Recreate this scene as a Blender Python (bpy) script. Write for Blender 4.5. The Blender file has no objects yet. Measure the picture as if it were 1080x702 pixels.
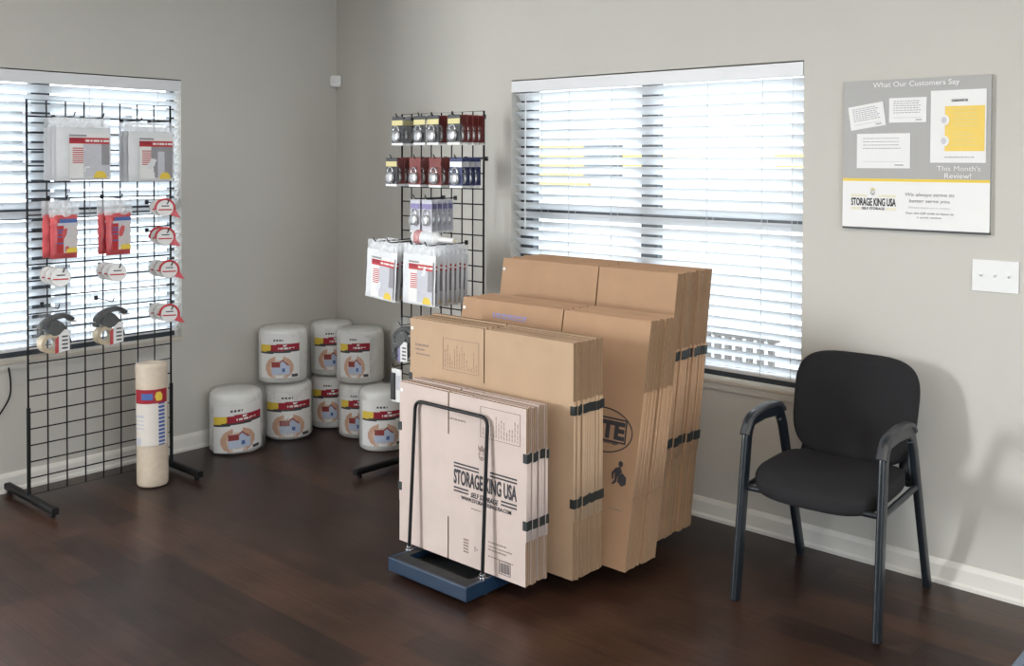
import bpy, bmesh, math, random
from mathutils import Vector, Matrix
R = math.radians
rnd = random.Random(7)
S = bpy.context.scene
COL = S.collection

# ------------------------------------------------------------ camera, world, lights, exposure
cam_d = bpy.data.cameras.new('camera')
cam = bpy.data.objects.new('camera', cam_d); COL.objects.link(cam)
yaw, pitch, roll = R(131.96972), R(-1.17389), R(0.22796)
F = Vector((math.cos(yaw)*math.cos(pitch), math.sin(yaw)*math.cos(pitch), math.sin(pitch)))
r_ = F.cross(Vector((0, 0, 1))).normalized(); u_ = r_.cross(F)
r2 = r_*math.cos(roll) + u_*math.sin(roll); u2 = -r_*math.sin(roll) + u_*math.cos(roll)
cam.matrix_world = Matrix(((r2.x, u2.x, -F.x, 4.78895), (r2.y, u2.y, -F.y, -3.74954), (r2.z, u2.z, -F.z, 1.53), (0, 0, 0, 1)))
cam_d.sensor_width = 36; cam_d.lens = 36*1052.645/1080
cam_d.shift_y = -(351-192.23)/1080
cam_d.clip_start = .05; cam_d.clip_end = 200
S.camera = cam

SKY, LAMP, KEY, EXPO = 6.0, 12.0, 190.0, 0.0
world = bpy.data.worlds.new('world'); S.world = world; world.use_nodes = True
bg = world.node_tree.nodes['Background']; bg.inputs[0].default_value = (.90, .945, 1, 1); bg.inputs[1].default_value = SKY
S.view_settings.view_transform = 'Standard'; S.view_settings.look = 'None'
S.view_settings.gamma = 1; S.view_settings.use_curve_mapping = False; S.view_settings.exposure = EXPO
S.cycles.max_bounces = 8; S.cycles.diffuse_bounces = 5; S.cycles.glossy_bounces = 4
S.cycles.transparent_max_bounces = 24; S.cycles.transmission_bounces = 6
S.cycles.sample_clamp_indirect = 6
S.cycles.use_denoising = True

def portal(name, loc, rot, w, h):
    l = bpy.data.lights.new(name, 'AREA'); l.shape = 'RECTANGLE'; l.size = w; l.size_y = h
    l.cycles.is_portal = True
    o = bpy.data.objects.new(name, l); COL.objects.link(o); o.location = loc; o.rotation_euler = rot
portal('window_portal', (-.14, -1.71, 1.27), (R(90), 0, R(-90)), 1.38, 1.38)
portal('window_portal', (2.2, .14, 1.27), (R(90), 0, R(180)), 1.57, 1.35)
portal('window_portal', (6.34, -2.75, 1.3), (R(90), 0, R(90)), 3.5, 2.3)
# added area lamp standing in for daylight through the unseen left door
kl = bpy.data.lights.new('daylight_stand_in', 'AREA'); kl.shape = 'RECTANGLE'; kl.size = .5; kl.size_y = 1.3; kl.energy = KEY; kl.color = (1, .965, .96)
ko = bpy.data.objects.new('daylight_stand_in', kl); COL.objects.link(ko); ko.location = (-.50, -5.40, 1.50)
ko.rotation_euler = (Vector((2.3, -1.1, .9))-ko.location).to_track_quat('-Z', 'Y').to_euler()

# ------------------------------------------------------------ materials
def mat(name, col, rough=.6, metal=0, spec=.5, noise=0, nscale=20, bump=0, bscale=200, trans=0, alpha=1, coat=0, emit=0, col2=None):
    m = bpy.data.materials.new(name); m.use_nodes = True
    nt = m.node_tree; b = nt.nodes['Principled BSDF']
    b.inputs['Base Color'].default_value = (*col, 1); b.inputs['Roughness'].default_value = rough
    b.inputs['Metallic'].default_value = metal; b.inputs['Specular IOR Level'].default_value = spec
    b.inputs['Transmission Weight'].default_value = trans; b.inputs['Alpha'].default_value = alpha
    b.inputs['Coat Weight'].default_value = coat
    tc = nt.nodes.new('ShaderNodeTexCoord')
    if noise:
        n = nt.nodes.new('ShaderNodeTexNoise'); n.inputs['Scale'].default_value = nscale; n.inputs['Detail'].default_value = 4
        nt.links.new(tc.outputs['Object'], n.inputs['Vector'])
        mx = nt.nodes.new('ShaderNodeMix'); mx.data_type = 'RGBA'
        c2 = col2 or tuple(max(0, c*(1-noise)) for c in col)
        c1 = col if col2 else tuple(min(1, c*(1+noise)) for c in col)
        mx.inputs[6].default_value = (*c1, 1); mx.inputs[7].default_value = (*c2, 1)
        nt.links.new(n.outputs['Fac'], mx.inputs[0]); nt.links.new(mx.outputs[2], b.inputs['Base Color'])
    if bump:
        n2 = nt.nodes.new('ShaderNodeTexNoise'); n2.inputs['Scale'].default_value = bscale
        nt.links.new(tc.outputs['Object'], n2.inputs['Vector'])
        bp = nt.nodes.new('ShaderNodeBump'); bp.inputs['Strength'].default_value = bump; bp.inputs['Distance'].default_value = .003
        nt.links.new(n2.outputs['Fac'], bp.inputs['Height']); nt.links.new(bp.outputs['Normal'], b.inputs['Normal'])
    if emit:
        b.inputs['Emission Color'].default_value = (*col, 1); b.inputs['Emission Strength'].default_value = emit
    return m

def floor_mat():
    m = bpy.data.materials.new('dark_wood_planks'); m.use_nodes = True
    nt = m.node_tree; b = nt.nodes['Principled BSDF']; N = nt.nodes.new; L = nt.links.new
    tc = N('ShaderNodeTexCoord')
    br = N('ShaderNodeTexBrick'); br.offset = .37; br.inputs['Scale'].default_value = 1
    br.inputs['Mortar Size'].default_value = .0012; br.inputs['Brick Width'].default_value = 1.22; br.inputs['Row Height'].default_value = .127
    br.inputs['Color1'].default_value = (.046, .021, .013, 1); br.inputs['Color2'].default_value = (.015, .0078, .0066, 1)
    br.inputs['Mortar'].default_value = (.009, .005, .004, 1); br.inputs['Bias'].default_value = -.1
    L(tc.outputs['Object'], br.inputs['Vector'])
    mp = N('ShaderNodeMapping'); mp.inputs['Scale'].default_value = (1.6, 22, 1); L(tc.outputs['Object'], mp.inputs['Vector'])
    n = N('ShaderNodeTexNoise'); n.inputs['Scale'].default_value = 2.2; n.inputs['Detail'].default_value = 7; n.inputs['Roughness'].default_value = .62
    L(mp.outputs[0], n.inputs['Vector'])
    n3 = N('ShaderNodeTexNoise'); n3.inputs['Scale'].default_value = 3.5; n3.inputs['Detail'].default_value = 3; L(tc.outputs['Object'], n3.inputs['Vector'])
    ad = N('ShaderNodeMath'); ad.operation = 'ADD'; L(n.outputs['Fac'], ad.inputs[0]); L(n3.outputs['Fac'], ad.inputs[1])
    rp = N('ShaderNodeMapRange'); rp.inputs[1].default_value = .7; rp.inputs[2].default_value = 1.3; rp.inputs[3].default_value = .5; rp.inputs[4].default_value = 1.55
    L(ad.outputs[0], rp.inputs[0])
    mx = N('ShaderNodeVectorMath'); mx.operation = 'SCALE'; L(br.outputs['Color'], mx.inputs[0]); L(rp.outputs[0], mx.inputs['Scale'])
    L(mx.outputs[0], b.inputs['Base Color'])
    b.inputs['Roughness'].default_value = .33; b.inputs['Specular IOR Level'].default_value = .36
    bp = N('ShaderNodeBump'); bp.inputs['Strength'].default_value = .12; bp.inputs['Distance'].default_value = .004
    L(ad.outputs[0], bp.inputs['Height']); L(bp.outputs[0], b.inputs['Normal'])
    return m

def kraft_mat(name, col, k=.10):
    m = bpy.data.materials.new(name); m.use_nodes = True
    nt = m.node_tree; b = nt.nodes['Principled BSDF']; N = nt.nodes.new; L = nt.links.new
    tc = N('ShaderNodeTexCoord'); w = N('ShaderNodeTexWave'); w.bands_direction = 'X'; w.inputs['Scale'].default_value = 38
    w.inputs['Distortion'].default_value = .6; L(tc.outputs['Object'], w.inputs['Vector'])
    n = N('ShaderNodeTexNoise'); n.inputs['Scale'].default_value = 9; n.inputs['Detail'].default_value = 6; L(tc.outputs['Object'], n.inputs['Vector'])
    mx = N('ShaderNodeMix'); mx.data_type = 'RGBA'
    mx.inputs[6].default_value = (*[c*(1-k) for c in col], 1); mx.inputs[7].default_value = (*[min(1, c*(1+k)) for c in col], 1)
    L(n.outputs['Fac'], mx.inputs[0]); L(mx.outputs[2], b.inputs['Base Color'])
    bp = N('ShaderNodeBump'); bp.inputs['Strength'].default_value = .12; bp.inputs['Distance'].default_value = .001
    L(w.outputs['Fac'], bp.inputs['Height']); L(bp.outputs[0], b.inputs['Normal'])
    b.inputs['Roughness'].default_value = .78; b.inputs['Specular IOR Level'].default_value = .25
    return m

def film_mat(name, op=.3, tint=(.95, .97, 1), rough=.18, bump=.5, bscale=30):
    m = bpy.data.materials.new(name); m.use_nodes = True
    nt = m.node_tree; b = nt.nodes['Principled BSDF']; N = nt.nodes.new; L = nt.links.new
    b.inputs['Base Color'].default_value = (*tint, 1); b.inputs['Roughness'].default_value = rough
    tc = N('ShaderNodeTexCoord'); n = N('ShaderNodeTexNoise'); n.inputs['Scale'].default_value = bscale; n.inputs['Detail'].default_value = 5; n.inputs['Distortion'].default_value = 1.5
    L(tc.outputs['Object'], n.inputs['Vector'])
    bp = N('ShaderNodeBump'); bp.inputs['Strength'].default_value = bump; bp.inputs['Distance'].default_value = .01
    L(n.outputs['Fac'], bp.inputs['Height']); L(bp.outputs[0], b.inputs['Normal'])
    tr = N('ShaderNodeBsdfTransparent'); ms = N('ShaderNodeMixShader')
    rg = N('ShaderNodeMapRange'); rg.inputs[1].default_value = .35; rg.inputs[2].default_value = .65; rg.inputs[3].default_value = op*.55; rg.inputs[4].default_value = min(1, op*1.45)
    L(n.outputs['Fac'], rg.inputs[0]); L(rg.outputs[0], ms.inputs[0]); L(tr.outputs[0], ms.inputs[1]); L(b.outputs[0], ms.inputs[2])
    L(ms.outputs[0], nt.nodes['Material Output'].inputs[0])
    return m

def slat_mat():
    m = bpy.data.materials.new('white_slat_vinyl'); m.use_nodes = True
    nt = m.node_tree; N = nt.nodes.new; L = nt.links.new
    b = nt.nodes['Principled BSDF']; b.inputs['Base Color'].default_value = (.86, .87, .88, 1); b.inputs['Roughness'].default_value = .35
    t = N('ShaderNodeBsdfTranslucent'); t.inputs[0].default_value = (.92, .94, .96, 1)
    ms = N('ShaderNodeMixShader'); ms.inputs[0].default_value = .42
    L(b.outputs[0], ms.inputs[1]); L(t.outputs[0], ms.inputs[2]); L(ms.outputs[0], nt.nodes['Material Output'].inputs[0])
    return m

def glass_mat():
    m = bpy.data.materials.new('window_glass'); m.use_nodes = True
    nt = m.node_tree; N = nt.nodes.new; L = nt.links.new
    tr = N('ShaderNodeBsdfTransparent'); tr.inputs[0].default_value = (.93, .96, .97, 1)
    g = N('ShaderNodeBsdfGlossy'); g.inputs['Roughness'].default_value = .03
    ms = N('ShaderNodeMixShader'); ms.inputs[0].default_value = .05
    L(tr.outputs[0], ms.inputs[1]); L(g.outputs[0], ms.inputs[2]); L(ms.outputs[0], nt.nodes['Material Output'].inputs[0])
    return m

M = dict(
    wall=mat('grey_wall_paint', (.555, .53, .487), .75, noise=.03, nscale=3, bump=.15, bscale=160),
    ceil=mat('ceiling_paint', (.72, .71, .68), .9, noise=.02, bump=.3, bscale=90),
    trim=mat('white_trim_paint', (.74, .71, .66), .4, noise=.03, nscale=8),
    sill=mat('sill_paint', (.58, .52, .44), .5, noise=.04, nscale=9),
    floor=floor_mat(), slat=slat_mat(), glass=glass_mat(),
    rail=mat('blind_rail_white', (.74, .74, .75), .45, noise=.02),
    frame=mat('dark_window_frame', (.035, .045, .055), .4, noise=.1),
    cord=mat('blind_cord', (.55, .57, .6), .7, noise=.05),
    black=mat('black_coated_wire', (.008, .008, .009), .45, spec=.3, noise=.15, nscale=40),
    blackleg=mat('black_steel_leg', (.008, .008, .009), .5, spec=.3, noise=.2, nscale=30),
    steel=mat('bright_steel', (.6, .6, .62), .25, metal=1, noise=.05),
    blue=mat('blue_painted_steel', (.008, .026, .058), .38, noise=.25, nscale=18, bump=.05),
    dark=mat('dark_tray_liner', (.012, .013, .014), .7, noise=.2),
    rubber=mat('black_rubber', (.02, .02, .02), .6, noise=.1),
    kraft=kraft_mat('kraft_cardboard', (.48, .33, .215)),
    kraft2=kraft_mat('kraft_cardboard_tan', (.43, .265, .16)),
    kraftw=kraft_mat('pale_kraft_cardboard', (.58, .475, .43)),
    kedge=kraft_mat('cardboard_cut_edge', (.27, .17, .10), .25),
    band=mat('dark_green_band', (.017, .022, .022), .5, noise=.3, nscale=60),
    ink=mat('black_print_ink', (.045, .042, .05), .8, noise=.1),
    inkbrown=mat('faded_print_ink', (.27, .20, .17), .8, noise=.1),
    slot=mat('slot_shadow_card', (.12, .06, .035), .9, noise=.1),
    white=mat('white_plastic', (.8, .8, .79), .4, noise=.02),
    paper=mat('white_paper', (.82, .81, .80), .7, noise=.02),
    grey=mat('grey_board_print', (.40, .39, .38), .55, noise=.02),
    yellow=mat('yellow_print', (.80, .58, .07), .6, noise=.03),
    yellow2=mat('yellow_poster_print', (.85, .60, .13), .6, noise=.03),
    gold=mat('pale_gold_print', (.70, .62, .30), .6, noise=.03),
    red=mat('red_print', (.50, .03, .035), .5, noise=.08),
    redplastic=mat('red_plastic', (.55, .03, .04), .3, noise=.05),
    crimson=mat('crimson_print', (.35, .012, .03), .5, noise=.05),
    purple=mat('lilac_print', (.25, .22, .42), .5, noise=.05),
    skin=mat('hand_photo_print', (.62, .38, .27), .6, noise=.2, nscale=60),
    skin2=mat('pale_photo_print', (.70, .56, .47), .6, noise=.1, nscale=60),
    roof=mat('red_roof_print', (.30, .05, .045), .6, noise=.2, nscale=90),
    house=mat('house_photo_print', (.50, .57, .72), .6, noise=.1, nscale=90),
    bluep=mat('blue_print', (.07, .14, .38), .5, noise=.1),
    greyp=mat('grey_photo_print', (.30, .29, .31), .5, noise=.15, nscale=50),
    greyl=mat('light_grey_photo_print', (.56, .56, .61), .5, noise=.1, nscale=50),
    darkp=mat('dark_grey_print', (.05, .05, .055), .5, noise=.15),
    wrap=mat('bubble_wrap_roll', (.80, .79, .75), .35, noise=.03, nscale=12, bump=.12, bscale=45),
    film=film_mat('clear_bag_film', .07, bump=.2, bscale=22), wrapfilm=film_mat('bubble_bag_film', .16, bump=.10, bscale=7), haze=film_mat('milky_bag_film', .42, bump=.22, bscale=12),
    redfilm=mat('red_packing_sheet', (.60, .10, .11), .3, noise=.25, nscale=30, bump=.5, bscale=40),
    bagw=mat('folded_white_plastic', (.74, .75, .77), .35, noise=.06, nscale=25, bump=.5, bscale=40),
    cream=mat('cream_paper_roll', (.68, .56, .43), .6, noise=.08, nscale=14, bump=.12, bscale=30),
    cream2=mat('cream_roll_label', (.74, .68, .62), .6, noise=.04),
    fabric=mat('black_seat_fabric', (.017, .016, .018), .85, noise=.25, nscale=220, bump=.6, bscale=900, spec=.3),
    chairm=mat('dark_chair_frame', (.010, .014, .019), .3, noise=.15, nscale=12),
    pad=mat('armrest_plastic', (.035, .037, .042), .42, noise=.1),
    tapeclear=mat('clear_tape_roll', (.70, .70, .68), .2, noise=.1, alpha=.7),
    tan=mat('tan_tape_roll', (.55, .45, .30), .3, noise=.1),
    silver=mat('brushed_silver', (.55, .55, .56), .3, metal=.85, noise=.1, nscale=60),
    lockred=mat('brownish_red_card', (.20, .035, .03), .5, noise=.15),
    lockblue=mat('dark_blue_card', (.035, .045, .14), .5, noise=.15),
    mat=mat('blue_grey_mat', (.16, .20, .26), .9, noise=.25, nscale=120, bump=.6),
    concrete=mat('exterior_concrete', (.55, .55, .54), .9, noise=.1, nscale=2),
    stucco=mat('white_exterior_wall', (.72, .72, .70), .9, noise=.05, nscale=3),
    extyellow=mat('yellow_exterior_paint', (.72, .48, .10), .6, noise=.05),
    doorp=mat('pale_yellow_door_paint', (.60, .36, .12), .6, noise=.05),
    extgrey=mat('grey_exterior_paint', (.11, .12, .13), .7, noise=.1),
    fence=mat('brown_grey_fence', (.10, .085, .075), .8, noise=.2, nscale=6),
    lampglow=mat('lit_lamp_diffuser', (1, .95, .88), .5, emit=2.5, noise=0),
)

# ------------------------------------------------------------ helpers
def link(name, me, parent=None, loc=(0, 0, 0), rot=(0, 0, 0)):
    o = bpy.data.objects.new(name, me); COL.objects.link(o)
    o.location = loc; o.rotation_euler = rot
    if parent: o.parent = parent
    return o
def thing(name, label, cat, loc=(0, 0, 0), rot=(0, 0, 0), group=None):
    o = link(name, None, None, loc, rot); o.empty_display_size = .05
    o['label'] = label; o['category'] = cat
    if group: o['group'] = group
    return o
def tag(o, label, cat, group=None, kind=None):
    o['label'] = label; o['category'] = cat
    if group: o['group'] = group
    if kind: o['kind'] = kind
    return o
def struct(o): o['kind'] = 'structure'; return o
def copy_tree(o, parent=None):
    c = o.copy(); COL.objects.link(c); c.parent = parent
    for ch in list(o.children): copy_tree(ch, c)
    return c

class MB:
    def __init__(s): s.v = []; s.f = []; s.m = []; s.sm = []
    def add(s, vs, fs, mi=0, smooth=False):
        n = len(s.v); s.v += [tuple(v) for v in vs]
        for f in fs: s.f.append(tuple(i+n for i in f)); s.m.append(mi); s.sm.append(smooth)
        return s
    def box(s, a, b, mi=0):
        x0, y0, z0 = [min(p, q) for p, q in zip(a, b)]; x1, y1, z1 = [max(p, q) for p, q in zip(a, b)]
        vs = [(x0, y0, z0), (x1, y0, z0), (x1, y1, z0), (x0, y1, z0), (x0, y0, z1), (x1, y0, z1), (x1, y1, z1), (x0, y1, z1)]
        return s.add(vs, [(0, 3, 2, 1), (4, 5, 6, 7), (0, 1, 5, 4), (1, 2, 6, 5), (2, 3, 7, 6), (3, 0, 4, 7)], mi)
    def poly(s, pts, y=0, mi=0, t=.0006):
        # flat printed shape in the XZ plane, facing -Y, with a hair of thickness
        n = len(pts)
        vs = [(p[0], y, p[1]) for p in pts] + [(p[0], y+t, p[1]) for p in pts]
        fs = [tuple(range(n)), tuple(range(2*n-1, n-1, -1))] + [(i, i+n, (i+1) % n+n, (i+1) % n) for i in range(n)]
        return s.add(vs, fs, mi)
    def rect(s, x0, z0, x1, z1, y=0, mi=0, t=.0006): return s.poly([(x0, z0), (x1, z0), (x1, z1), (x0, z1)], y, mi, t)
    def frame(s, x0, z0, x1, z1, w, y=0, mi=0):
        s.rect(x0, z0, x1, z0+w, y, mi); s.rect(x0, z1-w, x1, z1, y, mi); s.rect(x0, z0+w, x0+w, z1-w, y, mi); return s.rect(x1-w, z0+w, x1, z1-w, y, mi)
    def ellipse(s, cx, cz, rx, rz, y=0, mi=0, n=24): return s.poly([(cx+rx*math.cos(2*math.pi*i/n), cz+rz*math.sin(2*math.pi*i/n)) for i in range(n)], y, mi)
    def ring(s, cx, cz, rx, rz, w, y=0, mi=0, n=40):
        for i in range(n):
            a, b = 2*math.pi*i/n, 2*math.pi*(i+1)/n
            s.poly([(cx+rx*math.cos(a), cz+rz*math.sin(a)), (cx+rx*math.cos(b), cz+rz*math.sin(b)), (cx+(rx-w)*math.cos(b), cz+(rz-w)*math.sin(b)), (cx+(rx-w)*math.cos(a), cz+(rz-w)*math.sin(a))], y, mi)
        return s
    def tube(s, pts, rx, rz=None, n=10, mi=0, side=None, power=2, closed=False):
        # sweep an (optionally flattened) ellipse along a path; side = preferred direction of rx
        pts = [Vector(p) for p in pts]; rz = rz or rx; k = len(pts); rings = []
        pr = None
        for i, p in enumerate(pts):
            if closed: d = pts[(i+1) % k]-pts[i-1]
            else: d = (pts[min(i+1, k-1)]-pts[max(i-1, 0)])
            d.normalize()
            if side is not None: a = Vector(side)
            elif pr is not None: a = pr
            else: a = Vector((0, 0, 1)) if abs(d.z) < .9 else Vector((1, 0, 0))
            a = (a-d*a.dot(d)).normalized(); b = d.cross(a); pr = a
            ring = []
            for j in range(n):
                t = 2*math.pi*j/n; c, q = math.cos(t), math.sin(t)
                cc = math.copysign(abs(c)**(2/power), c); qq = math.copysign(abs(q)**(2/power), q)
                ring.append(p+a*rx*cc+b*rz*qq)
            rings.append(ring)
        vs = [v for r in rings for v in r]; fs = []
        for i in range(k if closed else k-1):
            for j in range(n):
                i2 = (i+1) % k
                fs.append((i*n+j, i*n+(j+1) % n, i2*n+(j+1) % n, i2*n+j))
        s.add(vs, fs, mi, True)
        if not closed:
            s.add(rings[0], [tuple(range(n-1, -1, -1))], mi); s.add(rings[-1], [tuple(range(n))], mi)
        return s
    def cyl(s, a, b, r, n=16, mi=0, r2=None):
        a = Vector(a); b = Vector(b); d = (b-a).normalized()
        x = d.orthogonal().normalized(); y = d.cross(x); r2 = r if r2 is None else r2
        ra = [a+(x*math.cos(2*math.pi*j/n)+y*math.sin(2*math.pi*j/n))*r for j in range(n)]
        rb = [b+(x*math.cos(2*math.pi*j/n)+y*math.sin(2*math.pi*j/n))*r2 for j in range(n)]
        s.add(ra+rb, [(j, (j+1) % n, n+(j+1) % n, n+j) for j in range(n)], mi, True)
        s.add(ra, [tuple(range(n-1, -1, -1))], mi); s.add(rb, [tuple(range(n))], mi)
        return s
    def hollow(s, a, b, r, ri, n=28, mi=0):
        a = Vector(a); b = Vector(b); d = (b-a).normalized(); x = d.orthogonal().normalized(); y = d.cross(x)
        rg = [[p+(x*math.cos(2*math.pi*j/n)+y*math.sin(2*math.pi*j/n))*q for j in range(n)] for p, q in ((a, r), (b, r), (b, ri), (a, ri))]
        vs = [v for g in rg for v in g]
        fs = [(k*n+j, k*n+(j+1) % n, ((k+1) % 4)*n+(j+1) % n, ((k+1) % 4)*n+j) for k in range(4) for j in range(n)]
        return s.add(vs, fs, mi)
    def lathe(s, prof, n=32, mi=0, fn=None, c=(0, 0, 0)):
        # prof = list of (r, z); fn(angle, z, r) -> r
        vs = []; k = len(prof)
        for r, z in prof:
            for j in range(n):
                t = 2*math.pi*j/n; rr = fn(t, z, r) if fn else r
                vs.append((c[0]+rr*math.cos(t), c[1]+rr*math.sin(t), c[2]+z))
        fs = [(i*n+j, i*n+(j+1) % n, (i+1)*n+(j+1) % n, (i+1)*n+j) for i in range(k-1) for j in range(n)]
        fs += [tuple(range(n-1, -1, -1)), tuple((k-1)*n+j for j in range(n))]
        return s.add(vs, fs, mi, True)
    def blob(s, c, rx, ry, rz, n=16, m=10, mi=0, p=2):
        vs = []
        def se(v, e): return math.copysign(abs(v)**(2/e), v)
        for i in range(1, m):
            f = math.pi*i/m-math.pi/2
            for j in range(n):
                t = 2*math.pi*j/n
                vs.append((c[0]+rx*se(math.cos(f), p)*se(math.cos(t), p), c[1]+ry*se(math.cos(f), p)*se(math.sin(t), p), c[2]+rz*se(math.sin(f), p)))
        a = len(vs); vs += [(c[0], c[1], c[2]-rz), (c[0], c[1], c[2]+rz)]
        fs = [(i*n+j, i*n+(j+1) % n, (i+1)*n+(j+1) % n, (i+1)*n+j) for i in range(m-2) for j in range(n)]
        fs += [((j+1) % n, j, a) for j in range(n)] + [((m-2)*n+j, (m-2)*n+(j+1) % n, a+1) for j in range(n)]
        return s.add(vs, fs, mi, True)
    def grid(s, nu, nv, pos, mfn=None, smooth=True):
        vs = [pos(i/nu, j/nv) for j in range(nv+1) for i in range(nu+1)]
        b = len(s.v); s.v += [tuple(v) for v in vs]; w = nu+1
        for j in range(nv):
            for i in range(nu):
                s.f.append((b+j*w+i, b+j*w+i+1, b+(j+1)*w+i+1, b+(j+1)*w+i))
                s.m.append(mfn((i+.5)/nu, (j+.5)/nv) if mfn else 0); s.sm.append(smooth)
        return s
    def mesh(s, name, mats):
        me = bpy.data.meshes.new(name); me.from_pydata(s.v, [], s.f)
        for m in (mats if isinstance(mats, (list, tuple)) else [mats]): me.materials.append(M[m] if isinstance(m, str) else m)
        me.polygons.foreach_set('material_index', s.m); me.polygons.foreach_set('use_smooth', s.sm); me.update()
        return me
    def build(s, name, mats, parent=None, loc=(0, 0, 0), rot=(0, 0, 0), bevel=0, fix=False):
        me = s.mesh(name, mats)
        if bevel or fix:
            bm = bmesh.new(); bm.from_mesh(me)
            if fix: bmesh.ops.recalc_face_normals(bm, faces=bm.faces)
            if bevel:
                es = [e for e in bm.edges if len(e.link_faces) == 2 and e.calc_face_angle(0) > .6]
                bmesh.ops.bevel(bm, geom=es, offset=bevel, segments=2, profile=.6, affect='EDGES')
            bm.to_mesh(me); bm.free()
        return link(name, me, parent, loc, rot)

def arc(c, r, a0, a1, n, plane='xz'):
    out = []
    for i in range(n+1):
        a = R(a0+(a1-a0)*i/n); p = (c[0]+r*math.cos(a), c[1]+r*math.sin(a)); out.append(p)
    return out
def rounded(pts, r=.03, n=6):
    # round the corners of a polyline
    pts = [Vector(p) for p in pts]; out = [pts[0]]
    for i in range(1, len(pts)-1):
        a, b, c = pts[i-1], pts[i], pts[i+1]
        d1 = (a-b); d2 = (c-b); q = min(r, d1.length*.49, d2.length*.49)
        p1 = b+d1.normalized()*q; p2 = b+d2.normalized()*q
        for k in range(n+1):
            t = k/n; out.append(p1*(1-t)**2+b*2*t*(1-t)+p2*t*t)
    return out+[pts[-1]]

def text(name, s, m, parent, cx, cz, w, h, y=-.0012, bold=0, shear=0, rot=0):
    cu = bpy.data.curves.new('t', 'FONT'); cu.body = s; cu.align_x = 'CENTER'; cu.offset = bold; cu.shear = shear; cu.extrude = .002
    cu.resolution_u = 3
    o = bpy.data.objects.new('t', cu); COL.objects.link(o)
    dg = bpy.context.evaluated_depsgraph_get(); me = bpy.data.meshes.new_from_object(o.evaluated_get(dg))
    bpy.data.objects.remove(o)
    xs = [v.co.x for v in me.vertices]; ys = [v.co.y for v in me.vertices]
    x0, x1, y0, y1 = min(xs), max(xs), min(ys), max(ys); ca, sa = math.cos(rot), math.sin(rot)
    for v in me.vertices:
        a = (v.co.x-(x0+x1)/2)/(x1-x0)*w; b = (v.co.y-(y0+y1)/2)/(y1-y0)*h
        v.co = Vector((cx+a*ca-b*sa, y-v.co.z*.1, cz+a*sa+b*ca))
    me.materials.clear(); me.materials.append(M[m]); me.name = name
    return link(name, me, parent)

# ------------------------------------------------------------ room shell
W, D, H = 6.2, 6.0, 2.75
def wall_with_holes(name, L, holes, to):   # holes: (a0, a1, z0, z1) along the wall; thickness .15
    mb = MB(); holes = sorted(holes); a = -.15 if L[0] is None else L[0]; end = L[1]
    def bx(a0, a1, z0, z1):
        if a1-a0 > 1e-6 and z1-z0 > 1e-6:
            p, q = to(a0, z0, 0), to(a1, z1, .15); mb.box(p, q)
    for (h0, h1, z0, z1) in holes:
        bx(a, h0, 0, H); bx(h0, h1, 0, z0); bx(h0, h1, z1, H); a = h1
    bx(a, end, 0, H)
    return struct(mb.build(name, 'wall'))
W1 = (-2.40, -1.018, .592, 1.952)          # window in the left wall (y range)
W2 = (1.411, 2.983, .592, 1.941)           # window in the back wall (x range)
W3 = (-5.7, -3.3, .02, 2.45)                 # side glazing nearer the camera
W5 = (-4.5, -1.0, .1, 2.45)                # glass door in the far side wall
wall_with_holes('wall_left', (-D-.15, 0), [W3, W1], lambda a, z, t: (-t, a, z))
wall_with_holes('wall_back', (-.15, W+.15), [W2], lambda a, z, t: (a, t, z))
wall_with_holes('wall_front', (-.15, W+.15), [], lambda a, z, t: (a, -D-t, z))
wall_with_holes('wall_right', (-D, 0), [W5], lambda a, z, t: (W+t, a, z))
struct(MB().box((-.15, -D-.15, -.1), (W+.15, .15, 0)).build('floor', 'floor'))
struct(MB().box((-.15, -D-.15, H), (W+.15, .15, H+.1)).build('ceiling', 'ceil'))
def baseboard(name, p, q, n):              # moulded profile swept along the wall
    prof = [(0, 0), (.022, 0), (.022, .012), (.014, .02), (.014, .068), (.009, .08), (.004, .086), (0, .086)]
    p = Vector(p); q = Vector(q); n = Vector(n); k = len(prof)
    vs = [p+n*a+Vector((0, 0, z)) for a, z in prof]+[q+n*a+Vector((0, 0, z)) for a, z in prof]
    fs = [(i, (i+1) % k, k+(i+1) % k, k+i) for i in range(k)]+[tuple(range(k)), tuple(range(2*k-1, k-1, -1))]
    struct(MB().add(vs, fs).build(name, 'trim', fix=True))
baseboard('baseboard_left', (0, -D, 0), (0, 0, 0), (1, 0, 0))
baseboard('baseboard_back', (0, 0, 0), (W, 0, 0), (0, -1, 0))
baseboard('baseboard_right', (W, -.95, 0), (W, 0, 0), (-1, 0, 0))

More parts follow.
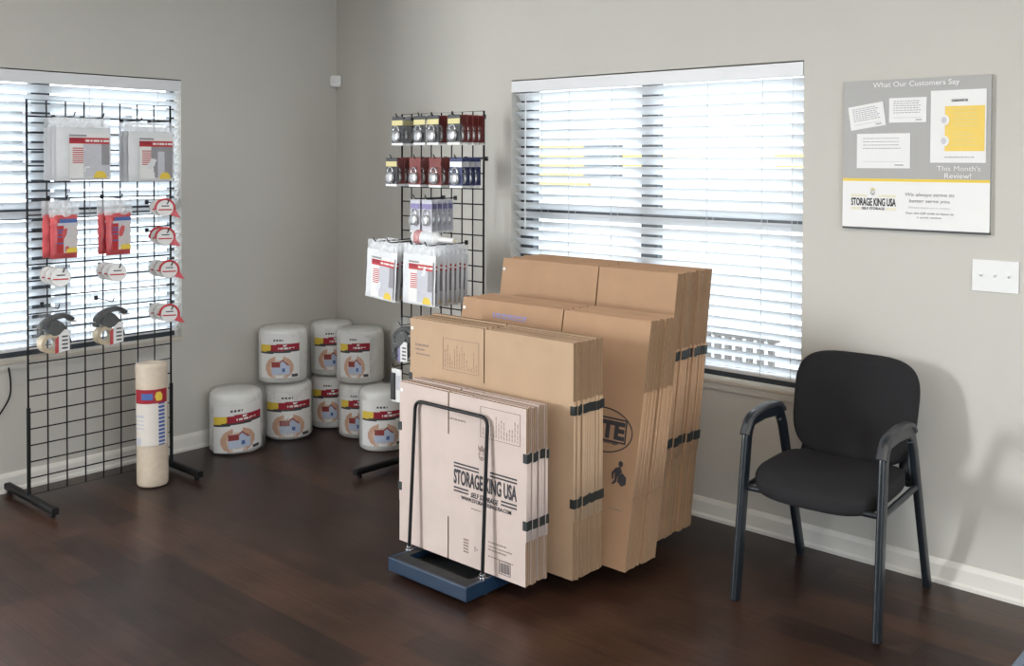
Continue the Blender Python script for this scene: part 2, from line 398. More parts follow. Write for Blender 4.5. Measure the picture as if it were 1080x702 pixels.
def window(n, w, to, lites, rail_z, sill=True):
    a0, a1, z0, z1 = w; e = struct(link('window_%d' % n, None))
    mb = MB(); f = .05
    def bx(p0, p1, q0, q1, d0=.075, d1=.12): mb.box(to(p0, q0, d0), to(p1, q1, d1))
    bx(a0, a0+.085, z0, z1); bx(a1-.022, a1, z0, z1); bx(a0+.085, a1-.022, z0, z0+.05); bx(a0+.085, a1-.022, z1-.05, z1)
    step = (a1-a0)/lites
    for k in range(1, lites): bx(a0+k*step-.045, a0+k*step+.045, z0+.05, z1-.05)
    mb.build('window_frame', 'frame', e)
    if rail_z:
        mr = MB()
        for k in range(lites):
            b0 = a0+k*step+(.085 if k == 0 else .045); b1 = a0+(k+1)*step-(.022 if k == lites-1 else .045)
            mr.box(to(b0, rail_z-.033, .07), to(b1, rail_z+.033, .115))
        mr.build('meeting_rail', 'frame', e)
    MB().box(to(a0+.02, z0+.02, .095), to(a1-.02, z1-.02, .099)).build('glass_pane', 'glass', e)
    if sill:
        MB().box(to(a0, z0, -.012), to(a1, z0+.012, .075)).build('window_sill', 'sill', e)
        MB().box(to(a0, z0-.03, -.008), to(a1, z0-.002, -.0005)).build('sill_apron', 'wall', e)
    return e
toL = lambda a, z, t: (-t, a, z)
toB = lambda a, z, t: (a, t, z)
window(1, W1, toL, 2, 1.28)
window(2, W2, toB, 2, 1.28)
window(3, W3, toL, 1, None, False)
window(4, W5, lambda a, z, t: (W+t, a, z), 2, None, False)

def blind(w, to, label, cords, wand, pitch=.0447, ang=41):
    a0, a1, z0, z1 = w; g = .006
    e = thing('window_blind', label, 'window blind', to((a0+a1)/2, z0, .04), group=None)
    inv = Vector(to((a0+a1)/2, z0, .04))
    def T(a, z, t): return Vector(to(a, z, t))-inv
    mb = MB().box(T(a0+.002, z1-.062, -.004), T(a1-.002, z1-.006, .012)); mb.box(T(a0+.004, z1-.004-.055, .014), T(a1-.004, z1-.006, .066))
    mb.build('valance', 'rail', e, bevel=.002)
    zt = z1-.085; zb = z0+.082; n = int((zt-zb)/pitch); sl = MB()
    for i in range(n+1):
        z = zt-i*(zt-zb)/n; c = math.cos(R(ang))*.025; s = math.sin(R(ang))*.025; q = .0013
        jit = rnd.uniform(-.0012, .0012); pr = []
        for k in range(7):                    # gently crowned slat section
            u = -1+2*k/6; pr.append((.04+u*c, z-u*s+jit+(1-u*u)*.0022))
        lo = [(d, zz-q) for d, zz in pr]; hi = [(d, zz+q) for d, zz in pr]
        loop = lo+hi[::-1]; k = len(loop)
        vs = [T(a0+g, zz, d) for d, zz in loop]+[T(a1-g, zz, d) for d, zz in loop]
        sl.add(vs, [(j, (j+1) % k, k+(j+1) % k, k+j) for j in range(k)]+[tuple(range(k)), tuple(range(2*k-1, k-1, -1))])
    sl.build('slats', 'slat', e, fix=True)
    MB().box(T(a0+g, z0+.046, .02), T(a1-g, z0+.060, .062)).build('bottom_rail', 'rail', e, bevel=.003)
    for cx in cords:
        cm = MB()
        for t in (.014, .066): cm.cyl(T(cx, z0+.05, t), T(cx, z1-.06, t), .0013, 6)
        cm.build('ladder_cord', 'cord', e)
    cm = MB().cyl(T(wand, z1-.07, .006), T(wand, z1-.72, .006), .0035, 8); cm.blob(T(wand, z1-.73, .006), .006, .006, .015, 8, 6)
    cm.build('tilt_wand', 'rail', e)
    return e
blind(W1, toL, 'white slatted blind in the window behind the wire rack of tape and red bags', (-2.28, -1.93, -1.5, -1.14), -2.33)
blind(W2, toB, 'white slatted blind in the window behind the tallest cardboard boxes', (1.60, 1.772, 2.025, 2.535, 2.795, 2.93), 1.50)

# ------------------------------------------------------------ unseen ceiling lamps, added to brighten the room
def added_ceiling_lamp(x, y, label, power, col, rz=0):
    e = thing('added_ceiling_light', label, 'ceiling light', (x, y, H), (0, 0, rz), 'added ceiling light panels')
    mb = MB()
    for a, b in (((-.62, -.32, -.03), (.62, -.29, 0)), ((-.62, .29, -.03), (.62, .32, 0)), ((-.62, -.29, -.03), (-.59, .29, 0)), ((.59, -.29, -.03), (.62, .29, 0))): mb.box(a, b)
    mb.build('lamp_frame', 'white', e); MB().box((-.59, -.29, -.012), (.59, .29, -.004)).build('diffuser', 'lampglow', e)
    l = bpy.data.lights.new('lamp', 'AREA'); l.shape = 'RECTANGLE'; l.size = 1.15; l.size_y = .56; l.energy = power; l.color = col
    o = bpy.data.objects.new('lamp_light', l); COL.objects.link(o); o.parent = e; o.location = (0, 0, -.035)
added_ceiling_lamp(1.6, -3.6, 'added ceiling light panel on the side of the tape rack', LAMP*.8, (1, .97, .93))
added_ceiling_lamp(4.4, -2.2, 'added ceiling light panel nearest the black chair', LAMP*2.0, (1, .80, .58))
added_ceiling_lamp(3.2, -4.8, 'added ceiling light panel farthest from the windows with blinds', LAMP*.5, (1, .95, .9))

e = thing('added_downlight', 'added, unseen round white ceiling lamp toward the window rack side of the room', 'added_downlight', (.95, -3.05, H))  # unseen fixture, added for the shadows of hoop and chair
MB().hollow((0, 0, -.012), (0, 0, 0), .10, .075).build('trim_ring', 'white', e); MB().cyl((0, 0, -.004), (0, 0, -.001), .074, 24).build('lens', 'lampglow', e)
l = bpy.data.lights.new('lamp', 'AREA'); l.shape = 'DISK'; l.size = .15; l.energy = 6; l.color = (.93, .96, 1)
o = bpy.data.objects.new('lamp_light', l); COL.objects.link(o); o.parent = e; o.location = (0, 0, -.014); o.rotation_euler = Vector((1.3, 1.9, -2.0)).to_track_quat('-Z', 'Y').to_euler()

# ------------------------------------------------------------ floor gridwall racks
def gridwall(name, label, w, h, z0, loc, rot, foot=(-.30, .28)):
    e = thing(name, label, 'display rack', loc, rot)
    mb = MB(); wr = .0034
    for i in range(1, 8): mb.cyl((w*i/8, 0, z0), (w*i/8, 0, z0+h), wr, 6)
    for j in range(1, 24): mb.cyl((0, .005, z0+h*j/24), (w, .005, z0+h*j/24), wr, 6)
    mb.build('wire_mesh', 'black', e)
    mf = MB(); mf.tube([(0, 0, z0), (w, 0, z0), (w, 0, z0+h), (0, 0, z0+h)], .005, n=8, closed=True); mf.build('outer_frame', 'black', e)
    for x in (0, w):
        ml = MB(); ml.tube([(x, foot[0], .032), (x, foot[1], .032)], .015, .015, n=12, power=6)
        ml.tube([(x, -.002, .04), (x, -.002, .43)], .009, .009, n=8)
        ml.tube([(x, foot[0]+.03, .002), (x, foot[0]+.03, .02)], .012, n=10); ml.tube([(x, foot[1]-.03, .002), (x, foot[1]-.03, .02)], .012, n=10)
        ml.build('foot', 'blackleg', e)
    return e
LX = .25; LY0, LY1 = -1.906, -1.22
gridwall('display_rack', 'black wire grid display rack in front of the window, hung with packing supplies', LY1-LY0, 1.757, .04, (LX, LY0, 0), (0, 0, R(90)), (-.27, .235))
RX0, RX1, RY = 1.035, 1.60, -.40
gridwall('display_rack', 'black wire grid display rack near the room corner, hung with lock packs', RX1-RX0, 1.735, .03, (RX0, RY, 0), (0, 0, 0), (-.30, .28))

# ------------------------------------------------------------ hooks and hanging goods  (local frame: X right, Z up, -Y towards the viewer side)
def hook(where, x, z, length, rack, label):
    loc, rot = place(rack, x, 0, z)
    e = thing('grid_hook', label, 'hook', loc, rot, 'grid hooks on the wire racks')
    MB().box((-.007, .004, -.010), (.007, -.006, .010)).build('hook_plate', 'black', e)
    MB().tube(rounded([(0, -.006, 0), (0, -length+.012, -.002), (0, -length, .018)], .01, 4), .0028, n=6).build('hook_arm', 'black', e)
    return e
def place(rack, x, d, z):     # d = distance out from the rack plane
    if rack == 'L': return (LX+d, x, z), (0, 0, R(90))
    return (x, RY-d, z), (0, 0, 0)
ORD = ['front', 'second', 'third', 'fourth', 'fifth', 'sixth', 'seventh', 'eighth']

def pillow(w, h, t, nu=10, nv=12, wob=.002, seed=0):
    rr = random.Random(seed); ph = [rr.uniform(0, 6) for _ in range(4)]
    def th(u, v): return t/2*(max(0, 1-abs(2*u-1)**5)*max(0, 1-abs(2*v-1)**5))**.6
    def wv(u, v): return wob*math.sin(9*u+ph[0]+5*v)*math.sin(8*v+ph[1])
    mb = MB()
    mb.grid(nu, nv, lambda u, v: ((u-.5)*w, -th(u, v)+wv(u, v), -v*h))
    mb.grid(nu, nv, lambda u, v: ((.5-u)*w, th(u, v)+wv(1-u, v), -v*h))
    return mb
def label_patch(w, h, nu, nv, fn, t, hh, off=.0012):
    # coloured label lying on the front of a pillow-shaped pack; fn(u, v from top) -> material index
    return MB().grid(nu, nv, lambda u, v: ((u-.5)*w, -t/2*.97-off-.001*math.sin(7*u+3*v), -hh-v*h), fn)

def cover_bag(rack, x, d, z, w, h, style, label, group, rz=0, seed=0):
    loc, rot = place(rack, x, d, z); e = thing('plastic_bag_pack', label, 'packaged plastic cover', loc, (0, 0, rot[2]), group)
    e.rotation_euler = (0, rz, rot[2])
    t = .013
    p = pillow(w, h*.86, t, seed=seed).build('folded_plastic', 'bagw', e, (0, 0, -h*.14))
    MB().grid(10, 4, lambda u, v: ((u-.5)*w*.98, -.001-.002*math.sin(20*u+seed)*v, .004-v*h*.17)).build('bag_header', 'haze', e)
    def fn(u, v):
        if v < .07: return 1 if (u < .42 and v > .02) else 0
        if .10 < v < .235:
            if u < .34: return 3 if v < .19 else 2
            if .13 < v < .19 and u > .4 and int(u*60) % 5: return 0
            return 2
        if u < .34:
            if .32 < v < .66 and u > .08 and int(v*42) % 2: return 2
            return 0
        if (u-.77)**2/.17**2+(v-1.0)**2/.17**2 < 1: return 4
        if .235 <= v < .97:
            if style == 0: return 5 if (u-.58)**2/.20**2+(v-.62)**2/.33**2 < 1 else (6 if u > .8 and v < .7 else 5 if v > .72 else 7)
            return 5 if .55 < u < .74 and v > .33 else (6 if u > .34+.22*max(0, v-.4) else 0)
        return 0
    label_patch(w*.74, h*.72, 40, 44, fn, t, .02, .0022).build('printed_label', ['paper', 'greyp', 'red', 'crimson', 'yellow', 'greyl', 'greyp', 'greyl'], e, (w*.09, 0, -h*.17))
    return e
def red_bag(x, d, z, label, seed):
    loc, rot = place('L', x, d, z); e = thing('packing_bag', label, 'packaged red bag', loc, rot, 'red packing bags')
    w, h, t = .118, .19, .03
    pillow(w, h, t, seed=seed, wob=.004).build('red_contents', 'redfilm', e, (0, 0, -.055))
    MB().grid(10, 5, lambda u, v: ((u-.5)*w*1.1, -.002-.004*math.sin(14*u+seed)*v, .006-v*.07)).build('clear_header', 'haze', e)
    def fn(u, v):
        if v < .12: return 2 if u > .1 else 1
        if v < .2: return 0
        if v > .86 and u > .45: return 3
        if u < .32: return 2 if (.3 < v < .8 and int(v*30) % 3 == 0) else 1
        return 0 if int(u*13+v*17) % 3 else 4
    label_patch(w*.72, h*.78, 22, 26, fn, t, .012, .003).build('printed_label', ['greyl', 'red', 'bluep', 'yellow', 'skin2'], e, (w*.06, 0, -.06))
    return e

# hooks and packs on the window rack
n = 0
for hx, hz, ln in ((-1.83+.04, 1.722, .22), (-1.66, 1.722, .22), (-1.47, 1.715, .2), (-1.33, 1.715, .2)):
    hook('', hx, hz, ln, 'L', ['black hook at the outer corner of the wider mattress cover stack on the window rack', 'black hook at the inner corner of the wider mattress cover stack on the window rack',
          'black hook at the inner corner of the narrower cover stack on the window rack', 'black hook at the outer corner of the narrower cover stack beside the window edge'][n]); n += 1
for i in range(4):
    cover_bag('L', -1.720+.0*i, .15-.042*i, 1.715, .245, .275, 0, '%s white mattress cover pack in the wider stack on the window rack' % ORD[i], 'mattress cover packs with grey photo', 0, i)
for i in range(3):
    cover_bag('L', -1.40, .15-.045*i, 1.705, .225, .272, 1, '%s white sofa cover pack in the narrower stack on the window rack' % ORD[i], 'sofa cover packs beside the window edge', 0, 10+i)
for k, (x, nm) in enumerate(((-1.815, 'under the mattress covers'), (-1.567, 'under the gap between the cover stacks'))):
    hook('', x, 1.36, .2, 'L', 'black hook carrying the red packing bags %s' % nm)
    for i in range(2):
        red_bag(x-.006*i, .16-.065*i, 1.345, '%s red packing bag on the hook %s' % (ORD[i], nm), i+k*5)

def tape_roll(x, d, z, label, cutter, group, r=.040, front=True):
    # axis points out of the rack (towards -Y local)
    loc, rot = place('L', x, d, z); e = thing('tape_roll', label, 'packing tape', loc, (0, 0, rot[2]-R(22)), group); e.scale = (1, .80, 1)
    MB().hollow((0, .020, 0), (0, -.022, 0), r, r*.52).build('tape', 'tapeclear', e)
    MB().hollow((0, .0205, 0), (0, -.0225, 0), r*.56, r*.48).build('core', 'cream2', e)
    md = MB(); md.cyl((0, -.026, 0), (0, -.0275, 0), r*.93, 28); md.rect(-r*.75, -.004-.006, r*.75, -.004, -.0285, 1); md.rect(-r*.4, .008, r*.45, .013, -.0285, 2)
    md.build('paper_disc', ['paper', 'red', 'darkp'], e)
    if cutter:
        mc = MB()
        pts = [(-.005+.0*i, 0, 0) for i in range(2)]
        mc.tube([( (r+.003)*math.cos(a), -.028, (r+.003)*math.sin(a)) for a in [R(q) for q in range(-40, 200, 12)]], .0035, .005, n=8, side=(0, 1, 0))
        mc.add([(r*.55, -.031, -r*.78), (r*1.1, -.031, -r*.1), (r*1.75, -.031, -r*1.15), (r*1.2, -.031, -r*1.05),
                (r*.55, .018, -r*.78), (r*1.1, .018, -r*.1), (r*1.75, .018, -r*1.15), (r*1.2, .018, -r*1.05)],
               [(0, 3, 2, 1), (4, 5, 6, 7), (0, 1, 5, 4), (1, 2, 6, 5), (2, 3, 7, 6), (3, 0, 4, 7)])
        mc.build('red_cutter', 'redplastic', e, fix=True)
    return e
hz_ = [('top', -1.345, 1.306, 2), ('second', -1.345, 1.170, 2), ('third', -1.325, 1.014, 3), ('lowest', -1.325, .806, 3)]
for nm, x, z, cnt in hz_:
    hook('', x, z+.022, .21, 'L', 'black hook, %s of those holding red-cutter tape beside the window edge' % nm)
    for i in range(cnt):
        tape_roll(x, .170-.056*i, z, '%s clear tape roll with red cutter on the %s hook at the window edge' % (ORD[i], nm), i == 0 or nm == 'second', 'tape rolls with red cutters')
for nm, x in (('outer', -1.835), ('inner', -1.580)):
    hook('', x, 1.045, .21, 'L', 'black hook carrying plain tape rolls, the %s of the two under the red bags' % nm)
    for i in range(3):
        tape_roll(x, .170-.056*i, 1.02, '%s clear tape roll on the %s hook under the red bags' % (ORD[i], nm), False, 'plain tape rolls under the red bags', .041)

def tape_gun(rack, x, d, z, label, tiltz=0, sc=1.0, lab='red'):
    loc, rot = place(rack, x, d, z); e = thing('tape_dispenser', label, 'tape dispenser', loc, rot, 'bagged tape guns on the racks'); e.scale = (sc,)*3
    mb = MB()        # body arch and handle
    mb.tube(rounded([(.075, 0, .038), (.045, 0, .062), (-.02, 0, .055), (-.062, 0, .02), (-.06, 0, -.012)], .03, 5), .011, .022, n=12, side=(0, 0, 1), power=4)
    mb.build('gun_frame', 'rubber', e)
    mh = MB().tube(rounded([(-.02, 0, .045), (.035, 0, .015), (.062, 0, -.065)], .03, 5), .014, .016, n=12, side=(1, 0, 0)); mh.build('handle', 'rubber', e)
    mr = MB().cyl((-.005, -.026, .01), (-.005, .026, .01), .032, 20); mr.build('tension_drum', 'rubber', e)
    MB().hollow((-.025, -.025, -.055), (-.025, .025, -.055), .042, .026).build('tape', 'tan' if rack == 'L' else 'rubber', e)
    mg = MB(); mg.box((.055, -.026, .03), (.085, .026, .036)); mg.add([(.085, -.026, .03), (.1, 0, .022), (.085, .026, .03), (.085, -.026, .036), (.1, 0, .028), (.085, .026, .036)], [(0, 1, 4, 3), (1, 2, 5, 4), (3, 4, 5), (0, 2, 1), (0, 3, 5, 2)]); mg.build('blade_guard', 'silver', e)
    ml = MB(); yy = -.032
    ml.poly([(-.012, -.098), (.052, -.09), (.052, .002), (.03, .002), (-.012, -.036)], yy, 0, .001)
    ml.poly([(-.012, -.098), (.004, -.096), (.004, -.022), (-.012, -.036)], yy-.0008, 1, .001)
    for k in range(4): ml.rect(.018, -.082+k*.017, .044, -.075+k*.017, yy-.0008, 2, .001)
    ml.build('card_label', ['paper', lab, 'darkp'], e)
    def f(t, z_, r): return r*(1+.06*math.sin(3*t+z_*40)+.03*math.sin(7*t))
    m3 = MB(); m3.lathe([(.006, -.11), (.06, -.1), (.085, -.05), (.088, .02), (.07, .07), (.03, .1), (.012, .12)], 24, 0, f)
    m3.v = [(a, b*.5, c) for a, b, c in m3.v]; m3.build('clear_bag', 'film', e)
    return e
for nm, x, z in (('outer', -1.845, .785), ('inner', -1.598, .790)):
    hook('', x, z+.1, .18, 'L', 'black hook carrying the bagged tape gun, the %s of the two' % nm)
    tape_gun('L', x, .13, z, 'grey bagged tape gun hanging on the window rack, the %s of the two' % nm)

# lock cards on the corner rack
def lock_card(x, d, z, kind, label, group, w=.078, h=.132):
    loc, rot = place('R', x, d, z); e = thing('lock_card', label, 'lock pack', loc, rot, group)
    cm = {'black': 'darkp', 'red': 'lockred', 'blue': 'lockblue', 'pale': 'greyl', 'grey': 'greyp'}[kind]
    MB().box((-w/2, -.001, -h), (w/2, .001, 0)).build('card', cm, e)
    MB().rect(-w/2+.001, -.042, w/2-.001, -.018, -.0022, 0).build('header_strip', {'black': 'gold', 'red': 'lockred', 'blue': 'paper', 'pale': 'purple', 'grey': 'gold'}[kind], e)
    MB().box((-w/2, -.003, -h-.004), (w/2, .003, -h+.007)).build('card_fold', 'paper', e)
    mb = MB(); mb.tube([(.018*math.cos(R(a)), -.010, -.068+.022*math.sin(R(a))) for a in range(0, 181, 20)], .0035, n=8)
    mb.build('shackle', 'steel', e)
    MB().blob((0, -.011, -.094), .026, .010, .026, 14, 8, 0, 2.6).build('lock_body', 'silver', e)
    MB().blob((0, -.010, -.085), .033, .015, .042, 12, 8, 0, 3).build('blister', 'film', e)
    return e
rows = [
    ('top', 1.742, [(1.225, 'black', ['black', 'grey', 'black'], 'first'), (1.378, 'black', ['black'], 'second'), (1.468, 'black', ['black', 'red', 'red'], 'third'), (1.603, 'black', ['black', 'red', 'red', 'red', 'red'], 'fourth')]),
    ('middle', 1.548, [(1.183, 'black', ['black', 'red', 'red', 'red'], 'first'), (1.348, 'red', ['red', 'red', 'red'], 'second'), (1.483, 'red', ['red', 'red', 'red', 'red'], 'third'), (1.618, 'blue', ['blue', 'blue', 'blue', 'blue'], 'fourth')]),
]
for rn, z, hs in rows:
    for x, c, cards, hn in hs:
        hook('', x, z-.004, .21, 'R', 'black hook, %s from the corner in the %s row of lock packs' % (hn, rn))
        for i, cc in enumerate(cards):
            lock_card(x, .198-.035*i-.012*(i > 0), z, cc, '%s lock pack on the %s hook from the corner, %s row' % (ORD[i].capitalize(), hn, rn), 'lock packs on the corner rack, %s row' % rn)
for x, hn, cnt in ((1.335, 'nearer the corner', 2), (1.415, 'nearer the window', 5)):
    hook('', x, 1.358, .20, 'R', 'black hook for small pale packs, the one %s' % hn)
    for i in range(cnt):
        lock_card(x, .185-.034*i, 1.352, 'pale', '%s small pale lock pack on the lower hook %s' % (ORD[i].capitalize(), hn), 'small pale lock packs', .066, .15)

# bag packs on the corner rack
for k, (x, cnt, nm, rz) in enumerate(((1.185, 5, 'corner', R(5)), (1.44, 8, 'window', R(1)))):
    for q, dx in (('inner', -.05), ('outer', .05)):
        hook('', x+dx, 1.150, .27, 'R', 'black hook at the %s top corner of the hanging cover packs on the %s side' % (q, nm))
    for i in range(cnt):
        cover_bag('R', x, .255-.030*i, 1.148-.004*(i % 2), .215, .272, 0, '%s white cover pack in the stack on the %s side of the corner rack' % (ORD[i].capitalize(), nm), 'cover packs on the corner rack, %s side' % nm, rz+R(rnd.uniform(-1.2, 1.2)), 30+10*k+i)
# stretch wrap roll lying on the hooks
e = thing('stretch_wrap_roll', 'small stretch wrap roll with white handle lying over the hanging cover packs', 'stretch wrap', (1.335, -.585, 1.180), (0, R(2), R(4)))
MB().cyl((0, 0, 0), (.13, 0, 0), .031, 24).build('film_roll', 'bagw', e)
m_ = MB(); m_.hollow((.012, 0, 0), (.062, 0, 0), .0325, .0305)
for k in range(5): m_.hollow((.018+k*.008, 0, 0), (.022+k*.008, 0, 0), .0332, .0322, mi=1)
m_.build('printed_band', ['paper', 'red'], e)
MB().lathe([(.018, 0), (.03, .0), (.03, .01), (.014, .025), (.0125, .03), (.0125, .105), (.014, .112)], 20).build('handle', 'white', e, (.13, 0, 0), (0, R(90), 0))
MB().cyl((.2425, 0, 0), (.2455, 0, 0), .009, 14).build('core_hole', 'cream', e)
# tape guns low on the corner rack
hook('', 1.225, .75, .19, 'R', 'black hook carrying the bagged tape gun beside the bubble wrap')
tape_gun('R', 1.235, .16, .675, 'black bagged tape gun hanging on the corner rack above the bubble wrap', lab='purple')
hook('', 1.145, .538, .16, 'R', 'lowest black hook on the corner rack')
e = thing('marker_pack', 'small black and white pack on the lowest hook of the corner rack', 'marker pack', (1.145, RY-.13, .522), (0, 0, 0))
MB().box((-.035, -.002, -.16), (.035, .002, 0)).build('card', 'paper', e); MB().box((-.033, -.012, -.15), (-.008, -.002, -.02)).build('marker', 'darkp', e)
MB().rect(.0, -.10, .028, -.03, -.0035).build('printed_label', 'greyl', e)

# ------------------------------------------------------------ cream roll standing by the window rack
e = thing('paper_roll', 'tall cream paper roll in clear plastic standing on the floor before the window rack', 'packing paper roll', (.395, -1.395, 0), (0, R(-1.0), 0))
rr_ = .071
MB().lathe([(rr_*.93, .004), (rr_*.99, .012), (rr_, .03), (rr_*1.0, .30), (rr_*1.01, .56), (rr_*.985, .575), (rr_*.5, .578), (rr_*.45, .572)], 36, 0, lambda t, z, r: r*(1+.010*math.sin(5*t+z*9))).build('paper', 'cream', e)
MB().lathe([(rr_*1.02, .012), (rr_*1.03, .3), (rr_*1.05, .55), (rr_*1.10, .578), (rr_*.95, .597), (rr_*.4, .600)], 30, 0, lambda t, z, r: r*(1+.02*math.sin(6*t+z*30)*(z > .5)+.008*math.sin(9*t+z*20))).build('plastic_sleeve', 'film', e)
def onc(r, a0, a1, z0, z1, nu, nv, fn):
    return MB().grid(nu, nv, lambda u, v: (r*math.cos(a0+(a1-a0)*u), r*math.sin(a0+(a1-a0)*u), z1+(z0-z1)*v), fn)
va = math.atan2(-3.75+1.39, 4.79-.39)
def fnr(u, v):
    if v < .26: return 1 if (v < .04 or v > .21) else (3 if (u-.72)**2/.012+(v-.13)**2/.008 < 1 else (2 if .22 < u < .55 and .07 < v < .18 else 1))
    if u > .70 and u < .90: return 2 if int(v*44) % 3 else 0
    if v > .86 and u < .2: return 4
    if u < .3 and .45 < v < .75 and int(v*60) % 2: return 4
    return 0
onc(rr_*1.065, va-1.15, va+1.05, .200, .462, 40, 44, fnr).build('printed_label', ['cream2', 'crimson', 'bluep', 'yellow', 'greyl'], e)

# ------------------------------------------------------------ bubble wrap rolls in bags
def wrap_roll(x, y, z, r, h, face, lw, lh, lz, label, seed, tl=0):
    e = thing('bubble_wrap_roll', label, 'bubble wrap', (x, y, z), (0, 0, 0), 'bubble wrap rolls in the corner')
    rr = random.Random(seed); ph = rr.uniform(0, 6)
    def f(t, zz, q): return q*(1+.012*math.sin(4*t+ph)+.010*math.sin(9*t+zz*25+ph))
    MB().lathe([(r*.90, .004), (r*.96, .012), (r*.97, .05), (r*.97, h*.5), (r*.97, h-.045), (r*.93, h-.022), (r*.85, h-.012), (r*.2, h-.010)], 40, 0, f).build('bubble_wrap', 'wrap', e)
    def g(t, zz, q): return q*(1+.016*math.sin(5*t+ph+zz*9)+.020*math.sin(8*t+zz*24+ph*2)*(.3+abs(zz/h-.5))+.035*max(0, math.cos((t-ph)*1.0))**8)
    MB().lathe([(r*.6, .002), (r*.99, .006), (r*1.045, .03), (r*1.03, h*.3), (r*1.03, h*.7), (r*1.05, h-.03), (r*.98, h-.004), (r*.7, h+.0), (r*.15, h+.001)], 48, 0, g).build('plastic_bag', 'wrapfilm', e)
    a = lw/r/2
    def fn(u, v):
        if v < .20:
            return 3 if (.36 < u < .60 and .11 < v < .145 and int(u*44) % 3) else 0
        top = .20+(.02-.05*u)+.02; 
        if v < top: return 0
        if v < top+.155:
            if u < .30-.12*(v-top): return 2
            if (u-.63)**2/.05**2+(v-top-.04)**2/.02**2 < 1: return 0
            if .48 < u < .86 and .085 < v-top < .12 and int(u*40) % 4: return 0
            return 1
        if v < top+.205: return 3
        dx = (u-.5); dz = (v-.76)
        # house between two hands
        if abs(dx) < .19 and .62 < v < .75 and dx < .03: return 5
        if dx > -.03 and abs(dx-.08) < (v-.56)*1.1 and v < .70 and dx < .22: return 5 if abs(dx-.08) > (v-.60)*1.0 else 6
        if abs(dx-.02) < .22 and .70 < v < .92 and dx > -.19:
            return 7 if (abs(dx-.1) < .03 and .78 < v < .86) else 6
        e1 = (dx/.34)**2+(dz/.27)**2
        if .42 < e1 < 1.0 and abs(dx) > .08: return 4 if abs(dx) > .16 or v < .6 else 8
        if e1 < .42: return 8
        if v > .92 and u > .80: return 3 if u < .96 and v < .97 else 0
        return 0
    rot = face
    mb = MB().grid(44, 48, lambda u, v: (r*1.062*math.cos(rot-a+2*a*u), r*1.062*math.sin(rot-a+2*a*u), lz+lh*(1-v)+tl*(u-.5)), fn)
    mb.build('printed_label', ['paper', 'crimson', 'yellow', 'darkp', 'skin', 'roof', 'house', 'bluep', 'skin2'], e)
    return e
cdir = lambda x, y: math.atan2(-3.75-y, 4.79-x)
def WR(x, y, z, r, h, da, lw, lh, lz, label, seed, tl=0): wrap_roll(x, y, z, r, h, cdir(x, y)+da, lw, lh, lz, label, seed, tl)
WR(.160, -.795, 0, .141, .325, .06, .255, .245, .02, 'bubble wrap roll standing alone on the floor, farthest from the corner', 1, .022)
WR(.148, -.452, 0, .130, .315, .0, .255, .245, .022, 'bubble wrap roll on the floor under another, next to the lone one', 2)
WR(.150, -.488, .318, .136, .300, -.15, .215, .235, .035, 'bubble wrap roll on top of the stack next to the lone floor roll', 3)
WR(.140, -.145, 0, .122, .300, -.15, .190, .235, .045, 'bubble wrap roll on the floor in the corner, behind the others', 4)
WR(.140, -.145, .303, .122, .305, -.05, .190, .235, .04, 'bubble wrap roll on top of the stack right in the corner', 5)
WR(.428, -.155, 0, .130, .300, -.30, .170, .240, .03, 'bubble wrap roll on the floor under another, by the back wall', 6)
WR(.420, -.160, .303, .136, .300, -.25, .165, .240, .04, 'bubble wrap roll on the upper level nearest the corner rack', 7)
WR(.705, -.238, 0, .130, .325, .0, .235, .235, .035, 'bubble wrap roll on the floor beside the foot of the corner rack', 8)

# ------------------------------------------------------------ cart with the flattened boxes
cart = thing('box_cart', 'blue steel cart with black hoops carrying the stacks of flattened boxes', 'cart', (2.205, -1.328, 0))
cw, cl, cz0, cz1 = .203, 1.16, .018, .068
mb = MB(); mb.box((-cw, 0, cz0), (cw, .012, cz1)); mb.box((-cw, cl-.012, cz0), (cw, cl, cz1)); mb.box((-cw, .012, cz0), (-cw+.012, cl-.012, cz1)); mb.box((cw-.012, .012, cz0), (cw, cl-.012, cz1))
mb.build('frame', 'blue', cart, bevel=.003)
mb = MB(); mb.box((-cw+.012, .012, cz1-.004), (cw-.012, .062, cz1-.001)); mb.box((-cw+.012, .062, cz1-.004), (-cw+.045, cl-.012, cz1-.001)); mb.box((cw-.045, .062, cz1-.004), (cw-.012, cl-.012, cz1-.001)); mb.build('top_lip', 'dark', cart)
MB().box((-cw+.012, .012, cz0+.002), (cw-.012, cl-.012, cz0+.008)).build('deck', 'dark', cart)
mb = MB()
for yy in (.02, cl-.02): pass
def hoop(y, h, lean):
    m = MB(); x = .190
    m.tube(rounded([(-x, y, cz1), (-x*.985, y+lean, cz1+h), (x*.985, y+lean, cz1+h), (x, y, cz1)], .035, 8), .0068, n=10); return m
hoop(.092, .562, .028).build('front_hoop', 'black', cart); hoop(cl-.03, .565, .005).build('rear_hoop', 'black', cart)
for x in (-.190, .190):
    for y in (.092, cl-.03):
        mb = MB(); mb.cyl((x, y, cz1-.002), (x, y, cz1+.006), .015, 6); mb.cyl((x, y, cz1+.006), (x, y, cz1+.016), .011, 6); mb.cyl((x, y, cz1+.016), (x, y, cz1+.020), .009, 12); mb.build('hoop_nut', 'steel', cart)
for x in (-cw+.03, cw-.03):
    for y in (.12, cl-.12):
        mb = MB(); mb.cyl((x-.010, y, .0175), (x+.010, y, .0175), .0172, 18); mb.build('caster', 'rubber', cart)

